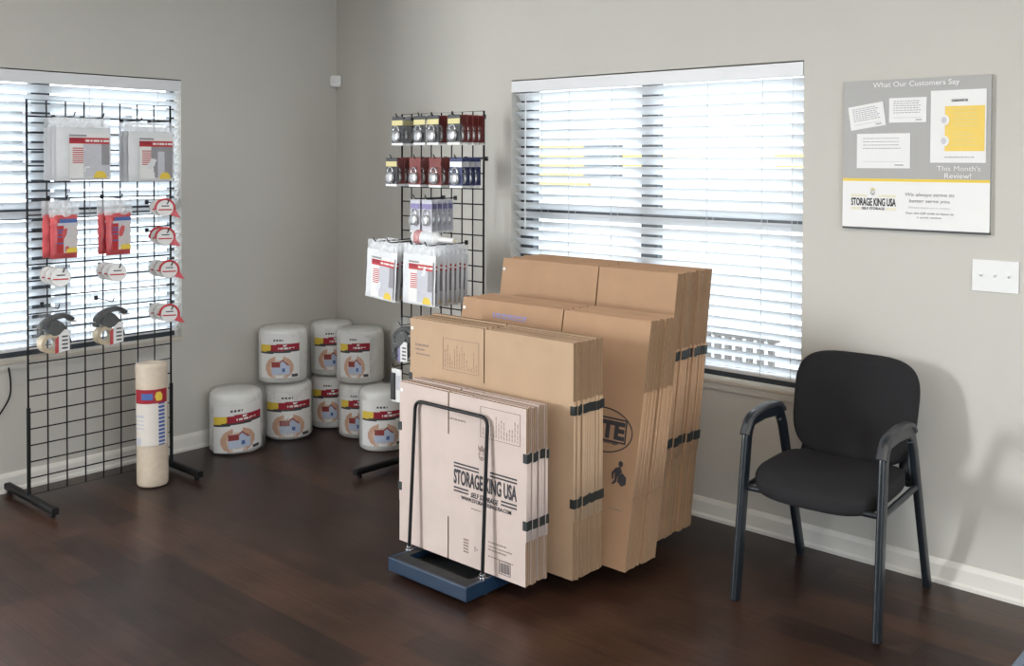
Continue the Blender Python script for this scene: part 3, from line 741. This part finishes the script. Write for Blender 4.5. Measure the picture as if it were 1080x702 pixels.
def flat_box(name, label, group, w, h, t, fh, slot, m, loc, lean, bands, seed, first=False):
    """A folded-flat carton: two sheets joined at the side folds, flaps slit at the slots."""
    e = thing(name, label, 'cardboard box', loc, (-lean, 0, 0), group)
    rr = random.Random(seed); th = t*.33; gp = .0032; mb = MB()
    for s, (y0, sl) in enumerate(((0, slot), (t*.50, 1-slot))):
        sx = w*sl
        # centre body between the creases
        mb.box((0, y0, fh), (w, y0+th, h-fh), 0)
        for zz0, zz1, sgn in ((fh, 0, -1), (h-fh, h, 1)):
            fl = rr.uniform(-.0006, .0010)*(1 if s else -1) if not (first and s == 0) else 0
            for xa, xb in ((0, sx-gp), (sx+gp, w)):
                ins = rr.uniform(.0004, .0022)
                z_end = zz1-sgn*rr.uniform(0, .0018)
                # flap panel with cut-edge coloured ends
                x0, x1 = (xa+ins, xb) if xa == 0 else (xa, xb-ins)
                vs = [(x0, y0, zz0), (x1, y0, zz0), (x1, y0+th, zz0), (x0, y0+th, zz0), (x0, y0+fl, z_end), (x1, y0+fl, z_end), (x1, y0+fl+th, z_end), (x0, y0+fl+th, z_end)]
                fs = [(0, 3, 2, 1), (4, 5, 6, 7), (0, 1, 5, 4), (1, 2, 6, 5), (2, 3, 7, 6), (3, 0, 4, 7)]
                mb.add(vs, [fs[0], fs[2], fs[4]], 0); mb.add(vs, [fs[1], fs[3], fs[5]], 1)
    # folded side edges closing the sheets between the creases
    for x in (0, w):
        sg = -1 if x == 0 else 1
        prof = [(x, 0), (x+sg*.0025, t*.12), (x+sg*.0034, t*.41), (x+sg*.0025, t*.70), (x, t*.83)]
        k = len(prof); vs = [(a, b, fh+.003) for a, b in prof]+[(a, b, h-fh-.003) for a, b in prof]
        mb.add(vs, [(j, j+1, k+j+1, k+j) for j in range(k-1)]+[tuple(range(k)), tuple(range(k, 2*k))], 0, True)
    mb.build('carton', [m, 'kedge'], e, fix=True)
    for bz, bh in bands:
        dz = rr.uniform(-.0025, .0025)
        for x in (0, w):
            sg = -1 if x == 0 else 1; q = MB()
            q.box((x+sg*.0035, -.0012 if first else .0006, bz+dz), (x+sg*.0052, t*1.03, bz+dz+bh))
            if first: q.box((x+sg*.0052, -.0016, bz+dz), (x-sg*.014, -.0004, bz+dz+bh))
            q.build('edge_band', 'band', e)
    return e

def logo(e, cx, cz, w, mt='ink', s=1):
    h = w/5.6
    text('lettering', 'STORAGE KING USA', mt, e, cx, cz, w, h, bold=.028)
    text('lettering', 'SELF STORAGE', mt, e, cx, cz-h*.92, w*.44, h*.34, bold=.02, shear=.25)
    mb = MB(); g = h*.10
    for k in (0, 1):
        mb.rect(cx-w/2, cz+h*(.62+.22*k), cx-w*.09, cz+h*(.62+.22*k)+g, -.0012); mb.rect(cx+w*.09, cz+h*(.62+.22*k), cx+w/2, cz+h*(.62+.22*k)+g, -.0012)
        mb.rect(cx-w/2, cz-h*(.78+.22*k), cx-w*.26, cz-h*(.78+.22*k)+g, -.0012); mb.rect(cx+w*.26, cz-h*(.78+.22*k), cx+w/2, cz-h*(.78+.22*k)+g, -.0012)
    mb.build('rule_lines', mt, e)
def emblem(e, cx, cz, s, mt, mt2):
    mb = MB(); mb.poly([(cx-s*.5, cz+s*.5), (cx+s*.5, cz+s*.5), (cx+s*.62, cz+s*1.1), (cx+s*.28, cz+s*.8), (cx, cz+s*1.2), (cx-s*.28, cz+s*.8), (cx-s*.62, cz+s*1.1)], -.0012, 0)
    mb.ring(cx, cz-s*.05, s*.52, s*.6, s*.10, -.0012, 1, 20)
    mb.ellipse(cx-s*.18, cz+s*.12, s*.07, s*.07, -.0012, 1, 8); mb.ellipse(cx+s*.18, cz+s*.12, s*.07, s*.07, -.0012, 1, 8)
    mb.poly([(cx-s*.28, cz-s*.2), (cx+s*.28, cz-s*.2), (cx, cz-s*.55)], -.0012, 1)
    mb.build('crown_emblem', [mt, mt2], e)
def spec_table(e, x0, z0, x1, z1, seed):
    rr = random.Random(seed); mb = MB(); mb.frame(x0, z0, x1, z1, .0016, -.001)
    n = 15
    for i in range(1, n):
        x = x0+(x1-x0)*i/n; hh = (z1-z0)*rr.uniform(.12, .8)
        k = z0+.01
        while k < z0+hh:
            l = rr.uniform(.006, .016); mb.rect(x-.0009, k, x+.0009, min(k+l, z1-.006), -.001); k += l+.004
    mb.build('printed_table', 'inkbrown', e)
def lines(e, name, rows, mt):
    # rows: (x0, z centre, x1, height): illegible small print as dashed strokes
    mb = MB(); rr = random.Random(len(rows)*7)
    for x0, zc, x1, hh in rows:
        x = x0
        while x < x1:
            l = rr.uniform(hh*.9, hh*3.2); mb.rect(x, zc-hh/2, min(x+l, x1), zc+hh/2, -.0012); x += l+hh*.7
    return mb.build(name, mt, e)

def stack(nm, n, w, h, t, fh, slot, m, x0, y0, z0, lean, bands, group, seed, gaps=(), splay=0, cut=None):
    out = []; y = y0; rr = random.Random(seed)
    for i in range(n):
        jx = rr.uniform(-.004, .004) if i else 0; jz = rr.uniform(-.004, .003) if i else 0
        if i in gaps: y += .012; jx += -.004
        # every carton leans a little less than the one it rests against, so the pack fans out towards the floor
        ln = lean-splay*i
        pos = 'frontmost' if i == 0 else ('rearmost' if i == n-1 else ['', 'second', 'third', 'fourth', 'fifth', 'sixth', 'seventh', 'eighth', 'ninth', 'tenth', 'eleventh', 'twelfth', 'thirteenth', 'fourteenth', 'fifteenth'][i]+' from the front')
        lab = ('%s flattened cardboard box, %s' % (nm.capitalize(), pos)) if i else '%s flattened cardboard box with %s, frontmost' % (nm.capitalize(), {'smallest': 'printed storage logo', 'second smallest': 'plain face and spec table', 'second largest': 'printed oval logo', 'largest': 'blank face, tallest'}[nm])
        b = flat_box('flattened_box', lab, group, w, h+jz, t, fh, slot, m, (x0+jx, y, z0), ln, bands, seed*50+i, i == 0)
        MB().rect(.006, h*.955-.010, .020, h*.955+.002, -.0012).build('price_sticker', 'paper', b) if i == 0 else None
        out.append(b); y += t/math.cos(ln)+.0006
    return out
zb = .072
s1 = stack('smallest', 7, .648, .615, .0140, .155, .415, 'kraftw', 1.914, -1.195, zb, R(0), [(.195, .032), (.427, .032)], 'smallest flattened boxes on the cart', 1, (4,))
s2 = stack('second smallest', 11, .840, .832, .0150, .205, .49, 'kraft', 1.808, -1.045, zb, R(0), [(.255, .032), (.58, .032)], 'second smallest flattened boxes on the cart', 2, ())
s3 = stack('second largest', 12, .966, .893, .0145, .26, .575, 'kraft2', 1.772, -.862, zb, R(10.2), [], 'second largest flattened boxes on the cart', 3, (6,), R(0))
s4 = stack('largest', 15, .93, 1.035, .0160, .30, .585, 'kraft2', 1.73, -.560, zb, R(8.6), [(.35, .035), (.69, .035)], 'largest flattened boxes on the cart', 4, (8,), 0)

b = s1[0]      # local frame: x from the box's left edge, z from its bottom
X, Z = 1.914, zb
logo(b, 2.366-X, .385-Z, .308)
emblem(b, 2.352-X, .487-Z, .030, 'inkbrown', 'inkbrown')
text('lettering', 'WWW.STORAGEKINGUSA.COM', 'ink', b, 2.372-X, .314-Z, .245, .014, bold=.02)
spec_table(b, 2.345-X, .552-Z, 2.535-X, .662-Z, 3)
lines(b, 'small_print', [(2.19-X, .592-Z, 2.27-X, .006), (2.30-X, .285-Z, 2.35-X, .004), (2.385-X, .187-Z, 2.47-X, .005), (2.385-X, .172-Z, 2.50-X, .004), (2.385-X, .160-Z, 2.47-X, .005), (2.385-X, .136-Z, 2.505-X, .004)], 'inkbrown')
mb = MB(); 
for k in range(5): mb.rect(2.262-X, .118-Z+k*.011, 2.288-X, .124-Z+k*.011, -.001)
mb.ring(2.324-X, .142-Z, .011, .011, .003, -.001, 0, 3); mb.build('recycling_marks', 'inkbrown', b)
mb = MB(); mb.frame(2.437-X, .088-Z, 2.492-X, .135-Z, .002, -.001)
for k in range(7): mb.rect(2.444-X+k*.0065, .094-Z, 2.447-X+k*.0065, .129-Z, -.001)
mb.build('bar_stamp', 'ink', b)
b = s2[0]; X = 1.808
spec_table(b, 1.998-X, .722-Z, 2.192-X, .845-Z, 5)
lines(b, 'small_print', [(1.84-X, .800-Z, 1.915-X, .008), (1.84-X, .782-Z, 1.895-X, .006), (1.845-X, .764-Z, 1.925-X, .006)], 'inkbrown')
b = s3[0]; X = 1.772
lines(b, 'small_print', [(1.955-X, .838, 2.14-X, .010), (1.955-X, .826, 2.14-X, .006)], 'purple')
mb = MB(); mb.ring(2.575-X, .475, .135, .082, .0045, -.001, 0, 48); mb.frame(2.40-X, .436, 2.682-X, .524, .006, -.001); mb.build('oval_logo', 'ink', b)
text('lettering', 'ITE', 'ink', b, 2.612-X, .480, .125, .066, bold=.05)
text('lettering', 'storage', 'ink', b, 2.615-X, .432, .07, .012, bold=.01)
mb = MB()      # bending figure lifting a carton
mb.ellipse(2.672-X, .366, .010, .011, -.001); mb.poly([(2.652-X, .350), (2.672-X, .356), (2.682-X, .338), (2.664-X, .322), (2.650-X, .328)], -.001)
mb.poly([(2.650-X, .330), (2.664-X, .324), (2.660-X, .300), (2.645-X, .288), (2.640-X, .292), (2.652-X, .306)], -.001)
mb.poly([(2.652-X, .350), (2.636-X, .330), (2.640-X, .308), (2.646-X, .308), (2.646-X, .328), (2.656-X, .340)], -.001)
mb.poly([(2.666-X, .325), (2.684-X, .336), (2.702-X, .322), (2.702-X, .298), (2.684-X, .288), (2.664-X, .303)], -.001); mb.build('handling_symbol', 'ink', b)
lines(b, 'small_print', [(2.64-X, .205, 2.70-X, .006)], 'inkbrown')

# ------------------------------------------------------------ the chair
ch = thing('armchair', 'black upholstered office armchair with dark metal legs against the back wall', 'chair', (3.283, -.352, 0), (0, 0, R(3)))
cx0, cx1 = -.235, .243
def P(s, y, z, dx=0): return ((cx0-dx if s < 0 else cx1+dx), y+.35, z)
for s in (-1, 1):
    ky = 0
    f = rounded([P(s, -.628, .002, .008), P(s, -.560, .575), P(s, -.535, .618), P(s, -.44, .622)], .03, 5)
    MB().tube(f, .0125, .025, n=16, side=(1, 0, 0), power=3.6).build('leg', 'chairm', ch)
    g = rounded([P(s, -.445, .622), P(s, -.305, .612), P(s, -.265, .560), P(s, -.078, .002, 0)], .035, 6)
    MB().tube(g, .0125, .023, n=16, side=(1, 0, 0), power=3.6).build('leg', 'chairm', ch)
    pts = rounded([P(s, -.582, .572), P(s, -.545, .628), P(s, -.42, .644), P(s, -.30, .634), P(s, -.268, .605)], .03, 6)
    MB().tube(pts, .0185, .0095, n=16, side=(1, 0, 0), power=3).build('armrest', 'pad', ch)
mb = MB()      # seat frame rails
mb.tube([P(-1, -.572, .385), P(1, -.572, .385)], .011, .011, n=8); mb.tube([P(-1, -.20, .395), P(1, -.20, .395)], .011, .011, n=8)
for s in (-1, 1): mb.tube([P(s, -.585, .385), P(s, -.205, .398)], .010, .012, n=8, side=(1, 0, 0))
mb.build('seat_frame', 'chairm', ch)
def cushion(w, d, t, pw, shape, nu=28, nv=10):
    # superellipse pad: shape(u, v) -> (x, y, z offset)
    mb = MB(); vs = []; prof = []
    for k in range(nv+1):
        a = -math.pi/2+math.pi*k/nv; prof.append((1-.09*(1-math.cos(a)**.7 if math.cos(a) > 0 else 1), math.sin(a)*t/2))
    n = 56; rings = []
    prof = [(.0, -t/2), (.5, -t/2), (.86, -t/2*.98)]+[(pr, z) for pr, z in prof[1:-1]]+[(.86, t/2*.98), (.5, t/2), (.0, t/2)]
    for s_, z in prof:
        ring = []
        for j in range(n):
            th = 2*math.pi*j/n; c, q = math.cos(th), math.sin(th)
            ring.append((math.copysign(abs(c)**(2/pw), c)*w/2*s_, math.copysign(abs(q)**(2/pw), q)*d/2*s_, z))
        rings.append(ring)
    vs = [shape(*v) for r in rings for v in r]; k = len(rings)
    mb.add(vs, [(i*n+j, i*n+(j+1) % n, (i+1)*n+(j+1) % n, (i+1)*n+j) for i in range(k-1) for j in range(n)], 0, True)
    return mb
def seat_shape(x, y, z):      # y: + towards the back; waterfall front edge, slight dish
    fr = max(0, -y/.215); w = 1+.02*fr
    return (x*w, y, z-.035*fr**2.2+.016*(x/.23)**2*(1 if z > 0 else .3)-.012*math.sin(max(0, min(1, (y+.2)/.4))*math.pi)*.5)
cushion(.455, .430, .052, 3.8, seat_shape).build('seat', 'fabric', ch, (.003, -.398+.35, .422))
def back_shape(x, y, z):      # local y is height here
    return (x*(1+.03*(y/.2)), z*(-1)+.03*(x/.23)**2*-1+0, y+.012*(-(x/.23)**2)*(1 if y > 0 else -1)*0)
tilt = R(-13)
o = cushion(.458, .398, .050, 3.7, back_shape).build('backrest', 'fabric', ch, (.0, -.135+.35, .624), (tilt, 0, 0), fix=True)
for x in (-.185, .185): MB().tube(rounded([(x*1.2, -.205+.35, .395), (x, -.165+.35, .42), (x*.95, -.125+.35, .56)], .03, 5), .020, .006, n=10, side=(1, 0, 0), power=3).build('back_support', 'chairm', ch)

# ------------------------------------------------------------ notice board on the back wall
bd = thing('notice_board', 'grey and white customer review board hung on the wall above the chair', 'notice board', (3.156, 0, 1.283))
BX, BZ, BW, BH = 3.156, 1.283, .536, .561
def bx(x): return x-BX
def bz(z): return z-BZ
MB().box((0, -.016, 0), (BW, -.001, BH)).build('board_panel', 'grey', bd)
MB().box((0, -.0165, -.004), (BW, -.001, .0035)).build('bottom_edge', 'darkp', bd)
MB().rect(0, .004, BW, .179, -.0168).build('lower_panel', 'paper', bd)
MB().rect(0, .179, BW, .1895, -.0168).build('yellow_stripe', 'yellow', bd)
yt = -.0176
text('lettering', 'What Our Customers Say', 'paper', bd, bx(3.428), bz(1.8225), .315, .026, y=yt, bold=.010)
text('lettering', "This Month's", 'paper', bd, bx(3.585), bz(1.513), .150, .019, y=yt, bold=0)
text('lettering', 'Review!', 'paper', bd, bx(3.583), bz(1.486), .092, .019, y=yt, bold=.008)
def note(name, cx, cz, w, h, rot, rowsn, scale):
    e = link(name, None, bd, (bx(cx), 0, bz(cz)), (0, -rot, 0))
    e2 = MB().box((-w/2, -.0195, -h/2), (w/2, -.0165, h/2)).build('paper_sheet', 'paper', e)
    mb = MB(); rr = random.Random(int(cx*1000))
    for k in range(rowsn):
        z = h*.36-k*scale; x = -w*.38; end = w*(.38-.10*rr.random())
        while x < end:
            l = rr.uniform(.005, .012); mb.rect(x, z-.0013, min(x+l, end), z+.0013, -.0202); x += l+.003
    mb.rect(w*.22, -h*.42, w*.38, -h*.42+.004, -.0202); mb.rect(-w*.38, -h*.31, w*.38, -h*.31+.0008, -.0202)
    mb.build('small_print', 'greyp', e); return e
note('note_card', 3.249, 1.709, .136, .090, R(8.5), 7, .0075)
note('note_card', 3.4025, 1.728, .137, .092, 0, 6, .0085)
note('note_card', 3.3125, 1.577, .202, .131, 0, 4, .0125)
MB().rect(bx(3.486), bz(1.533), bx(3.678), bz(1.795), -.0190, 0, .0025).build('review_poster', 'paper', bd)
MB().rect(bx(3.537), bz(1.575), bx(3.673), bz(1.737), -.0198).build('yellow_block', 'yellow2', bd)
mb = MB(); rr = random.Random(5)
for k in range(12):
    if k in (6,): continue
    mb.rect(bx(3.565), bz(1.722)-k*.0115, bx(3.565)+rr.uniform(.06, .088), bz(1.722)-k*.0115+.0022, -.0206)
mb.build('small_print', 'gold', bd)
mb = MB()
for zc in (1.687, 1.612): mb.ellipse(bx(3.536), bz(zc), .017, .019, -.0212, 0); mb.ellipse(bx(3.534), bz(zc), .009, .012, -.022, 1)
mb.build('poster_badge', ['paper', 'greyl'], bd)
text('lettering', 'STORAGE KING USA', 'darkp', bd, bx(3.588), bz(1.757), .056, .009, y=-.0206, bold=.02)
lines(link('print_layer', None, bd, (0, -.0190, 0)), 'small_print', [(bx(3.538), bz(1.553), bx(3.640), .0035)], 'greyp')
LG = link('board_logo', None, bd, (0, -.0172, 0))
text('lettering', 'STORAGE KING USA', 'ink', LG, bx(3.2765), bz(1.3835), .172, .030, y=-.0004, bold=.03)
text('lettering', 'SELF STORAGE', 'ink', LG, bx(3.2765), bz(1.359), .088, .010, y=-.0004, bold=.02)
mb = MB()
for zc in (1.4035, 1.4085): mb.rect(bx(3.19), bz(zc), bx(3.252), bz(zc)+.0022); mb.rect(bx(3.297), bz(zc), bx(3.362), bz(zc)+.0022)
for zc in (1.3595, 1.3545): mb.rect(bx(3.19), bz(zc), bx(3.228), bz(zc)+.0022); mb.rect(bx(3.325), bz(zc), bx(3.362), bz(zc)+.0022)
mb.build('rule_lines', 'gold', LG)
emblem(LG, bx(3.274), bz(1.420), .016, 'gold', 'greyp')
for tx, zc, w, h, m in (('We always strive to', 1.4135, .175, .016, 'greyp'), ('better serve you.', 1.3905, .148, .016, 'greyp'), ('Please leave us a review', 1.368, .150, .0065, 'greyl'), ('Scan the QR code to leave us', 1.3465, .172, .0095, 'greyp'), ('a quick review.', 1.331, .090, .0095, 'greyp')):
    text('lettering', tx, m, bd, bx(3.485), bz(zc), w, h, y=-.0182, bold=.008, shear=.2)

# ------------------------------------------------------------ light switch, sensor, cable, mat
sw = thing('light_switch', 'white triple light switch plate on the wall to the side of the review board', 'light switch', (3.710, 0, 1.134))
MB().box((-.077, -.006, -.056), (.077, -.0004, .056)).build('switch_plate', 'white', sw, bevel=.002)
for x in (-.046, 0, .046):
    m_ = MB(); m_.box((x-.005, -.0068, -.012), (x+.005, -.0058, .012)); m_.add([(x-.004, -.006, -.004), (x+.004, -.006, -.004), (x+.004, -.006, .005), (x-.004, -.006, .005), (x-.003, -.018, .004), (x+.003, -.018, .004), (x+.003, -.018, .009), (x-.003, -.018, .009)], [(0, 1, 5, 4), (1, 2, 6, 5), (2, 3, 7, 6), (3, 0, 4, 7), (4, 5, 6, 7)])
    m_.build('toggle', 'paper', sw)
sn = thing('motion_sensor', 'small white motion sensor mounted high in the room corner', 'sensor', (.026, -.026, 2.005), (0, 0, R(45)))
MB().blob((0, 0, 0), .034, .022, .036, 24, 12, 0, 4.5).build('housing', 'white', sn)
MB().blob((0, -.015, .004), .020, .012, .018, 18, 10, 0, 3).build('lens', 'rail', sn)
MB().box((-.016, .012, -.02), (.016, .032, .02)).build('bracket', 'white', sn)
tag(MB().tube(rounded([(.012, -1.896, .575), (.008, -1.886, .52), (.008, -1.885, .44), (.008, -1.93, .37), (.010, -2.02, .27), (.010, -2.15, .12), (.03, -2.2, .012)], .05, 6), .004, n=8).build('power_cable', 'black'), 'thin dark cable hanging down the wall below the window with the wire rack', 'cable')
tag(MB().box((3.915, -1.45, .0005), (4.85, -.22, .010)).build('floor_mat', 'mat', bevel=.003), 'blue-grey floor mat beside the chair, only its edge showing', 'floor mat')

# ------------------------------------------------------------ outside
struct(MB().box((-14, -14, -.62), (20, 20, -.5)).build('exterior_ground', 'concrete'))
sb = thing('storage_building', 'white storage building with yellow band outside the window behind the boxes', 'building', (-2, 7.0, -.5))
MB().box((-6, 0, 0), (9, 4, 3.4)).build('wall', 'stucco', sb)
MB().box((-.9, -.03, 1.98), (9, 0, 2.16)).build('yellow_band', 'extyellow', sb)
MB().box((-2.4, -.05, 1.70), (-1.45, 0, 2.32)).build('roll_up_door', 'doorp', sb)
MB().box((-1.38, -.25, 1.75), (-.92, 0, 2.35)).build('wall_box', 'extgrey', sb)
fe = thing('picket_fence', 'low slatted fence outside the window behind the boxes', 'fence', (0, 2.6, -.5))
MB().box((.2, 0, .78), (1.55, .06, .83)).build('top_rail', 'fence', fe)
mb = MB()
for k in range(16): mb.box((.2+k*.085, .01, 0), (.24+k*.085, .05, .78))
mb.build('pickets', 'fence', fe)
ou = thing('utility_cabinet', 'grey box on a post outside the window behind the wire rack', 'utility box', (-3.0, -.32, -.5))
MB().box((-.25, -.47, 1.93), (.25, .45, 2.47)).build('cabinet_body', 'extgrey', ou, bevel=.01); MB().box((.25, -.4, 1.98), (.27, .38, 2.42)).build('cabinet_door', 'greyp', ou)
MB().cyl((0, 0, 0), (0, 0, 1.93), .06).build('post', 'extgrey', ou)
